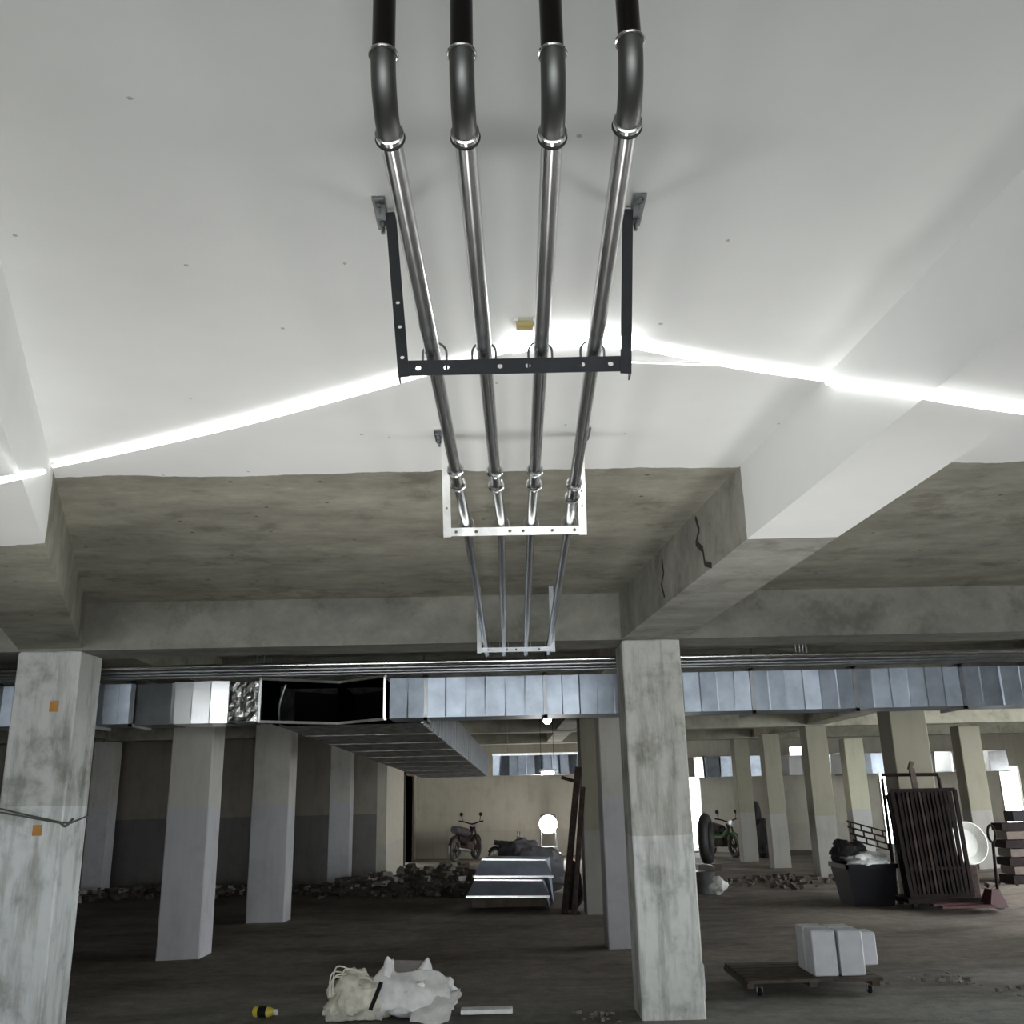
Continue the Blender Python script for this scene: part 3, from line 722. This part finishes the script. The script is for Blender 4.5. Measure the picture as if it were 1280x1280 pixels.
tag(MB().bbox((-.36, 8.10, -.005), (.04, 8.22, .03), .005).build('board_scrap', FILM), 'pale flat board scrap on the floor right of the torn bag', 'scrap')
def chip(m, c, r):
    pts = []
    q = Matrix.Rotation(random.uniform(0, 6.28), 3, 'Z') @ Matrix.Rotation(random.uniform(-.6, .6), 3, 'X')
    a, b, h = r*random.uniform(.5, 1.3), r*random.uniform(.4, 1.0), r*random.uniform(.2, .7)
    for sz in (-1, 1):
        for sx_, sy_ in ((-1,-1), (1,-1), (1,1), (-1,1)):
            k = random.uniform(.6, 1.1); pts.append(Vector(c)+q @ Vector((sx_*a*k, sy_*b*k, sz*h)))
    m.hexa(pts)
SHEET = metal('sheet_stack_steel', (.34, .37, .45), .55, .3, (2, 2, 2), .05, .5)
CHIPW = simple('pale_rubble', (.42, .40, .36), .8); CHIPD = simple('brown_rubble', (.075, .06, .05), .9); CHIPM = simple('mid_rubble', (.17, .155, .14), .9)
def debris(name, spots, layers, label, cat='rubble'):
    m = MB(); mi = []; mats = []
    for li, (n, rad, mat) in enumerate(layers):
        mats.append(mat)
        for k in range(n):
            cx, cy, sx_, sy_, hh = random.choice(spots)
            x = random.gauss(cx, sx_*.5); y = random.gauss(cy, sy_*.5)
            d = math.exp(-(((x-cx)/sx_)**2+((y-cy)/sy_)**2)); z = (random.random()**.5 if li else random.random())*hh*d
            chip(m, (x, y, z+.01), random.uniform(*rad)); mi += [li]*6
    o = m.build(name, mats[0])
    for x in mats[1:]: o.data.materials.append(x)
    o.data.polygons.foreach_set('material_index', mi)
    return tag(o, label, cat, kind='stuff')
left_sp = [(-7.2, 18.6, .9, .5, .12), (-6.0, 18.9, .8, .5, .15), (-4.9, 18.4, .7, .4, .12), (-4.3, 18.9, .7, .5, .12)]
mid_sp = [(-2.4, 18.4, .9, .6, .3), (-1.6, 18.6, .8, .8, .4), (-1.0, 19.0, .8, .8, .4), (-3.0, 18.0, .6, .4, .15), (-1.3, 17.6, .9, .5, .25)]
debris('rubble_heap', left_sp, [(320, (.02, .10), CHIPD), (60, (.03, .11), CHIPW)], 'low rubble with pale pieces along the dark wall in the left rear')
debris('rubble_heap', mid_sp, [(900, (.02, .10), CHIPD), (160, (.02, .09), CHIPM), (60, (.02, .11), CHIPW)], 'brown rubble heap with pale bits in front of the far motorbike bay')
debris('floor_grit', [(.72, 7.9, .2, .2, .02), (3.7, 8.9, .35, .3, .03), (4.2, 8.3, .4, .3, .02)], [(70, (.008, .03), CHIPM)], 'grey grit and crumbs on the near floor beside the columns')
debris('rubble_heap', [(5.0, 18.0, 1.5, 1.2, .1), (7.2, 17, .8, 1, .1)], [(220, (.02, .07), CHIPD)], 'brown dirt clods over the right rear floor')
for k, (x, y, sx_, l) in enumerate(((-2.05, 18.3, .25, 'crumpled grey plastic sheet on the middle rubble heap'), (-1.2, 18.9, .3, 'larger pale plastic sheet near the top of the rubble heap'), (3.45, 16.4, .13, 'small white bag beside the bucket behind the middle column'))):
    t = thing('plastic_scrap', (x, y, 0), l, 'scrap'); lump('scrap_body', (x, y, .14), (sx_, sx_*.7, .13), CHIPW if k < 2 else WHITEP, t, 3.1*k+2, .5, 6, 12)

# ================================================================== middle rear: sheet metal stack, props
def tray(x0, x1, y0, y1, z0, z1, label, sk=0):
    t = thing('folded_sheet', ((x0+x1)/2, y0, z0), label, 'sheet metal', 'folded sheet metal stack')
    th = .012
    MB().hexa([(x0-.12, y0-.25, z0), (x1, y0-.2, z0-sk), (x1, y0-.2+th, z0-sk), (x0-.12, y0-.25+th, z0), (x0, y0, z1), (x1-.1, y0+.02, z1-sk), (x1-.1, y0+th+.02, z1-sk), (x0, y0+th, z1)]).build('front_face', SHEET, t)
    MB().hexa([(x0, y0, z1-th), (x1-.1, y0+.02, z1-sk-th), (x1, y1, z1-sk-th), (x0+.1, y1, z1-th), (x0, y0, z1), (x1-.1, y0+.02, z1-sk), (x1, y1, z1-sk), (x0+.1, y1, z1)]).build('top_face', SHEET, t)
    MB().bar((x0-.12, y0-.255, z0+.01), (x1, y0-.205, z0-sk+.01), .03, .03).build('lower_lip', BRIGHT, t)
    MB().bar((x0, y0-.005, z1), (x1-.1, y0+.015, z1-sk), .03, .022).build('upper_lip', BRIGHT, t)
    MB().hexa([(x1-.01, y0-.2, 0.0), (x1, y0-.2, 0.0), (x1, y1, 0.0), (x1-.01, y1, 0.0), (x1-.11, y0+.02, z1-sk-.01), (x1-.1, y0+.02, z1-sk-.01), (x1, y1, z1-sk-.01), (x1-.01, y1, z1-sk-.01)]).build('side_face', SHEET, t)
tray(-.46, .66, 15.3, 16.2, .18, .40, 'lower folded galvanised sheet lying on the rear floor', .03)
tray(-.36, .74, 15.75, 16.6, .42, .66, 'upper folded galvanised sheet resting on the stack', .03)
t = thing('steel_pallet', (.05, 15.5, 0), 'dark low support under the folded sheet stack', 'pallet')
for y in (15.35, 15.9): MB().box((-.5, y, 0), (.62, y+.12, .15)).build('runner', DWOOD, t)
for x in (-.45, 0, .5): MB().box((x, 15.3, .15), (x+.1, 16.05, .18)).build('board', DWOOD, t)
t = thing('tarp_heap', (.45, 17.45, 0), 'dark tarp heap behind the folded sheets', 'tarp'); lump('tarp_body', (.42, 17.45, .35), (.62, .5, .50), simple('grey_tarp', (.10,.10,.11), .6), t, 8.8, .4, 4)
def prop(p, q, r, label, arm=None):
    t = thing('leaning_prop', p, label, 'prop', 'props leaning by the cream column')
    MB().bar(p, q, r*2, r*2).build('post', RUSTL, t)
    if arm: MB().bar(arm[0], arm[1], .04, .05).build('arm', RUSTL, t)
prop((.83, 14.45, 0), (1.09, 14.22, 1.98), .045, 'tall brown steel prop with a short arm leaning on the cream column', ((.84, 14.25, 1.84), (1.1, 14.22, 1.76)))
prop((.96, 14.36, 0), (1.145, 14.245, 1.70), .035, 'shorter brown steel prop leaning just right of the tall one')
t = thing('black_bag', (1.02, 14.75, 0), 'black filled bag at the foot of the cream column', 'bag'); lump('bag_body', (1.0, 14.9, .3), (.14, .2, .35), DARK, t, 5.5, .25, 4, 14)

# ================================================================== two-wheelers
def motorbike(x, y, rz, label, paint, s=1.0, fallen=False):
    t = thing('motorbike', (x, y, 0), label, 'motorbike', None, rz, True); t.scale = (s,)*3
    if fallen: t.rotation_euler = (math.radians(38), 0, rz)
    for wx in (-.62, .62):
        wh = MB().torus((wx, 0, .29), (0,1,0), .245, .05, 24, 8).build('wheel', RUBBER, t, True)
        m = MB().lathe((wx, -.04, .29), (0,1,0), [(0,.05), (.08,.05)], 12)
        for k in range(6):
            a = math.pi*k/3; m.bar((wx, 0, .29), (wx+.22*math.cos(a), 0, .29+.22*math.sin(a)), .02, .02, (0,1,0))
        m.build('hub', RUSTL, wh)
        MB().tube(smoothpath([(wx+.29*math.cos(a), 0, .29+.32*math.sin(a)) for a in (.5, 1.0, 1.6, 2.2, 2.7)], 4), .045, 8).build('mudguard', paint, t, True)
    MB().tube([(.62,.07,.29), (.42,.06,.85)], .022, 8).tube([(.62,-.07,.29), (.42,-.06,.85)], .022, 8).build('fork', RUSTL, t, True)
    MB().tube(smoothpath([(.42,0,.8), (.28,0,.62), (.05,0,.5), (-.2,0,.5), (-.5,0,.6)], 5), [.05]*5+[.08]*6+[.11]*6+[.09]*4, 10).build('body', paint, t, True)
    MB().bbox((-.16,-.13,.26), (.2,.13,.48), .03).build('engine', RUSTL, t)
    MB().tube(smoothpath([(.22,0,.66), (.0,0,.70), (-.3,0,.74), (-.66,0,.80)], 5), [.07]*4+[.12]*8+[.10]*4, 10).build('seat', DARK, t, True)
    MB().tube(smoothpath([(.34,-.36,.98), (.38,-.2,.95), (.41,0,.90), (.38,.2,.95), (.34,.36,.98)], 4), .017, 8).build('handlebar', RUST, t, True)
    MB().lathe((.46,0,.86), (1,0,0), [(0,.07), (.06,.085), (.09,.08), (.10,.02)], 14).build('headlight', STEEL, t, True)
    for sy in (-.25, .25): MB().tube([(.36,sy,.96), (.34,sy*1.15,1.12)], .008, 6).lathe((.34, sy*1.15, 1.15), (1,0,0), [(0,.05), (.015,.05)], 10).build('mirror', BLACK, t)
    MB().tube([(-.05,-.16,.25), (-.75,-.17,.33)], .035, 8).build('exhaust', STEEL, t, True)
    return t
motorbike(-1.02, 26.4, 1.15, 'dark motorbike parked against the end wall', RUST)
motorbike(.15, 25.2, .15, 'low small dark two-wheeler near the tarp heap in the rear', BLACK, .62)
motorbike(5.55, 25.6, -1.25, 'motorbike with green parts by the tall daylight gap', GREENC, .95)
t = thing('covered_scooter', (6.4, 24.9, 0), 'scooter hidden under a dark draped cover between the cream columns', 'scooter')
lump('cover', (6.4, 24.9, .45), (.28, .5, .48), DARK, t, 2.7, .25, 4); lump('cover_peak', (6.28, 24.8, 1.05), (.13, .14, .30), DARK, t, 6.1, .2, 4, 12)
for y in (24.6, 25.2): MB().torus((6.4, y, .22), (1,0,0), .19, .04, 18, 8).build('wheel', RUBBER, t, True)
t = thing('spare_tyre', (4.35, 21.6, 0), 'large black tyre half hidden behind the middle column', 'tyre')
MB().torus((4.35, 21.6, .62), (.9,-.35,0), .42, .11, 32, 10).build('tyre_body', RUBBER, t, True)
MB().box((4.1, 21.4, 0), (4.6, 21.9, .12)).build('wood_block', DWOOD, t)
t = thing('metal_bucket', (3.28, 16.7, 0), 'grey metal bucket behind the middle column', 'bucket')
MB().lathe((3.28, 16.7, 0), (0,0,1), [(0,.14), (.32,.19), (.34,.20), (.34,.18), (.04,.13)], 22).build('bucket_body', STEEL, t, True)
MB().tube(smoothpath([(3.09,16.7,.33), (3.14,16.6,.42), (3.28,16.52,.46), (3.42,16.6,.42), (3.47,16.7,.33)], 5), .008, 6).build('bucket_handle', STEEL, t, True)

# ================================================================== right rear: trolley of brown panels and gear
t = thing('panel_trolley', (6.0, 14.1, 0), 'tall trolley loaded with dark brown barred steel panels', 'trolley')
MB().box((5.5, 13.9, .07), (6.6, 14.6, .13)).build('deck', RUST, t)
for x in (5.62, 6.48):
    for y in (14.0, 14.5): MB().lathe((x-.03, y, .05), (1,0,0), [(0,.05), (.06,.05)], 14).build('wheel', RUBBER, t, True)
MB().tube(smoothpath([(5.58,14.5,.1), (5.58,14.5,1.70)], 2)+smoothpath([(5.59,14.5,1.775), (6.40,14.5,1.765)], 2)+smoothpath([(6.42,14.5,1.7), (6.50,14.5,.1)], 2), .025, 8).build('handle_frame', RUST, t, True)
for i in range(3):
    y = 14.02+i*.13; w0 = 5.60+.02*i; w1 = 6.44-.02*i; top = 1.55-.03*i; ln = .18
    pm = MB(); pm.bar((w0, y, .13), (w0-.02, y+ln, top), .05, .04); pm.bar((w1, y, .13), (w1+.05, y+ln, top), .05, .04)
    pm.bar((w0, y, .15), (w1, y, .15), .04, .05); pm.bar((w0-.02, y+ln, top), (w1+.05, y+ln, top), .04, .05); pm.bar((w0, y+ln*.3, .5), (w1+.01, y+ln*.3, .5), .03, .04)
    fr = pm.build('panel_frame', RUST, t)
    for k in range(13):
        x = w0+(w1-w0)*(k+1)/14
        MB().bar((x, y, .15), (x+.01, y+ln, top), .03 if k % 3 else .045, .025).build('panel_bar', RUSTL if k in (2, 5) and i == 0 else RUST, fr)
MB().hexa([(5.62, 14.30, .14), (6.42, 14.30, .14), (6.42, 14.33, .14), (5.62, 14.33, .14), (5.60, 14.44, 1.5), (6.46, 14.44, 1.5), (6.46, 14.47, 1.5), (5.60, 14.47, 1.5)]).build('back_sheet', RUST, t)
t = thing('wooden_handle_tool', (6.02, 14.45, 1.5), 'dark wooden tool handle sticking up out of the brown panels', 'tool')
MB().bar((6.06, 14.38, .8), (6.00, 14.42, 1.86), .07, .06).build('shaft', DWOOD, t); MB().bar((5.97, 14.42, 1.84), (6.02, 14.42, 1.95), .06, .05).build('grip', DWOOD, t)
t = thing('junk_tub', (5.2, 14.6, 0), 'black plastic tub full of scrap left of the panel trolley', 'tub')
MB().hexa([(4.92,14.35,0), (5.48,14.35,0), (5.48,14.95,0), (4.92,14.95,0), (4.84,14.28,.52), (5.54,14.28,.52), (5.54,15.02,.52), (4.84,15.02,.52)]).build('tub_body', BLACK, t)
MB().box((4.82,14.26,.50), (5.56,14.30,.56)).box((4.82,15.0,.50), (5.56,15.04,.56)).box((4.82,14.26,.50), (4.86,15.04,.56)).box((5.52,14.26,.50), (5.56,15.04,.56)).build('rim', BLACK, t)
t = thing('scrap_pile', (5.2, 14.65, .55), 'crumpled plastic and dark scrap heaped in the black tub', 'scrap')
lump('plastic_wrap', (5.2, 14.5, .60), (.33, .22, .10), FILM, t, 3.3, .6, 7, 14); lump('dark_scrap', (5.05, 14.75, .72), (.28, .25, .16), DARK, t, 9.1, .6, 6, 14)
for k in range(3):
    t = thing('metal_grid', (5.35, 14.8, .80+.09*k), 'brown steel ladder frame resting on the junk tub, %s of three' % ('lowest', 'middle', 'topmost')[k], 'frame', 'ladder frames on the junk tub')
    z = .80+.09*k; y = 14.72+.08*k; a = (5.12, y, z+.07); b = (5.66, y-.05, z-.09)
    for dz in (0, .08): MB().bar((a[0], a[1], a[2]+dz), (b[0], b[1], b[2]+dz), .03, .022).build('rail', RUSTL, t)
    for q in range(4):
        f = (q+.3)/3.6; x = a[0]+(b[0]-a[0])*f; zc = a[2]+(b[2]-a[2])*f
        MB().bar((x, a[1]-.05*f, zc), (x, a[1]-.05*f, zc+.08), .02, .02).build('rung', RUSTL, t)
t = thing('white_basin', (6.68, 14.8, .45), 'round white plastic basin standing on edge right of the panels', 'basin')
MB().lathe((6.75, 14.75, .78), (.15,-1,.12), [(0,.20), (.06,.26), (.14,.285), (.15,.30), (.16,.285), (.13,.26), (.05,.20), (.03,.02)], 30).build('basin_body', WHITEP, t, True)
MB().bbox((6.56, 14.72, 0), (6.9, 15.0, .49), .02).build('stand_box', RUSTL, t)
t = thing('spray_wand', (6.62, 14.45, .9), 'two thin pale rods standing behind the white basin', 'rod')
MB().tube([(6.72, 14.95, .45), (6.62, 14.95, 1.36)], .018, 8).build('rod', WHITEP, t, True); MB().tube([(6.78, 14.97, .45), (6.70, 14.97, 1.30)], .022, 8).build('rod', DARK, t, True)
t = thing('pallet_jack', (6.55, 13.5, 0), 'dark red pallet jack with an upright handle at the right', 'pallet jack')
MB().box((5.75, 13.42, .05), (6.45, 13.55, .08)).build('fork', RED, t); MB().box((5.75, 13.70, .05), (6.45, 13.84, .08)).build('fork', RED, t)
MB().hexa([(6.42,13.5,.04), (6.66,13.5,.04), (6.66,13.82,.04), (6.42,13.82,.04), (6.5,13.56,.26), (6.6,13.56,.26), (6.6,13.76,.26), (6.5,13.76,.26)]).build('pump_body', RED, t)
MB().lathe((6.62, 13.62, .08), (0,1,0), [(0,.08), (.16,.08)], 16).build('steer_wheel', RUBBER, t, True)
MB().tube([(6.62, 13.66, .22), (6.56, 13.45, .87)], .02, 8).build('shaft', RUST, t, True)
MB().tube([(6.56+.05*math.cos(a), 13.45, .97+.11*math.sin(a)) for a in [2*math.pi*k/18 for k in range(18)]], .016, 8, closed=True).build('handle_loop', RUST, t, True)
t = thing('timber_stack', (9.2, 17.2, 0), 'dark stack of timber cut by the right picture edge', 'timber')
for k in range(7):
    MB().box((8.55+.05*(k % 2), 17.0+.02*k, .14*k), (10.6, 17.5, .14*k+.125)).build('timber', DWOOD if k % 2 else RUST, t)
tag(MB().bbox((8.75, 17.1, .985), (9.1, 17.4, 1.16), .01).build('black_case', BLACK), 'small black case on top of the timber stack', 'case')

# ================================================================== marks on the left column
for z, x, l in ((2.365, -3.587, 'faded orange paper tag high on the left column'), (1.424, -3.608, 'orange paper tag below the wire on the left column')):
    tag(MB().bbox((x-.035, 7.772, z-.04), (x+.035, 7.779, z+.04), .001).build('paper_tag', ORANGE), l, 'tag')
t = thing('wire_tie', (-3.42, 7.77, 1.5), 'thin grey wire twisted around the left column', 'wire')
MB().tube([(-3.95,7.765,1.60), (-3.70,7.765,1.54), (-3.41,7.765,1.475), (-3.405,7.9,1.47), (-3.41,8.23,1.52), (-3.94,8.23,1.6), (-3.945,7.77,1.6)], .007, 6).build('wire_loop', ROPE, t, True)
MB().tube([(-3.95,7.76,1.57), (-3.70,7.76,1.525), (-3.41,7.76,1.47)], .007, 6).build('wire_loop', ROPE, t, True)
MB().tube(smoothpath([(-3.42,7.75,1.475), (-3.39,7.76,1.45), (-3.37,7.80,1.48), (-3.38,7.86,1.50)], 4), .011, 6).build('twist', ROPE, t, True)
for o in list(bpy.data.objects):
    if '_local' in o: del o['_local']
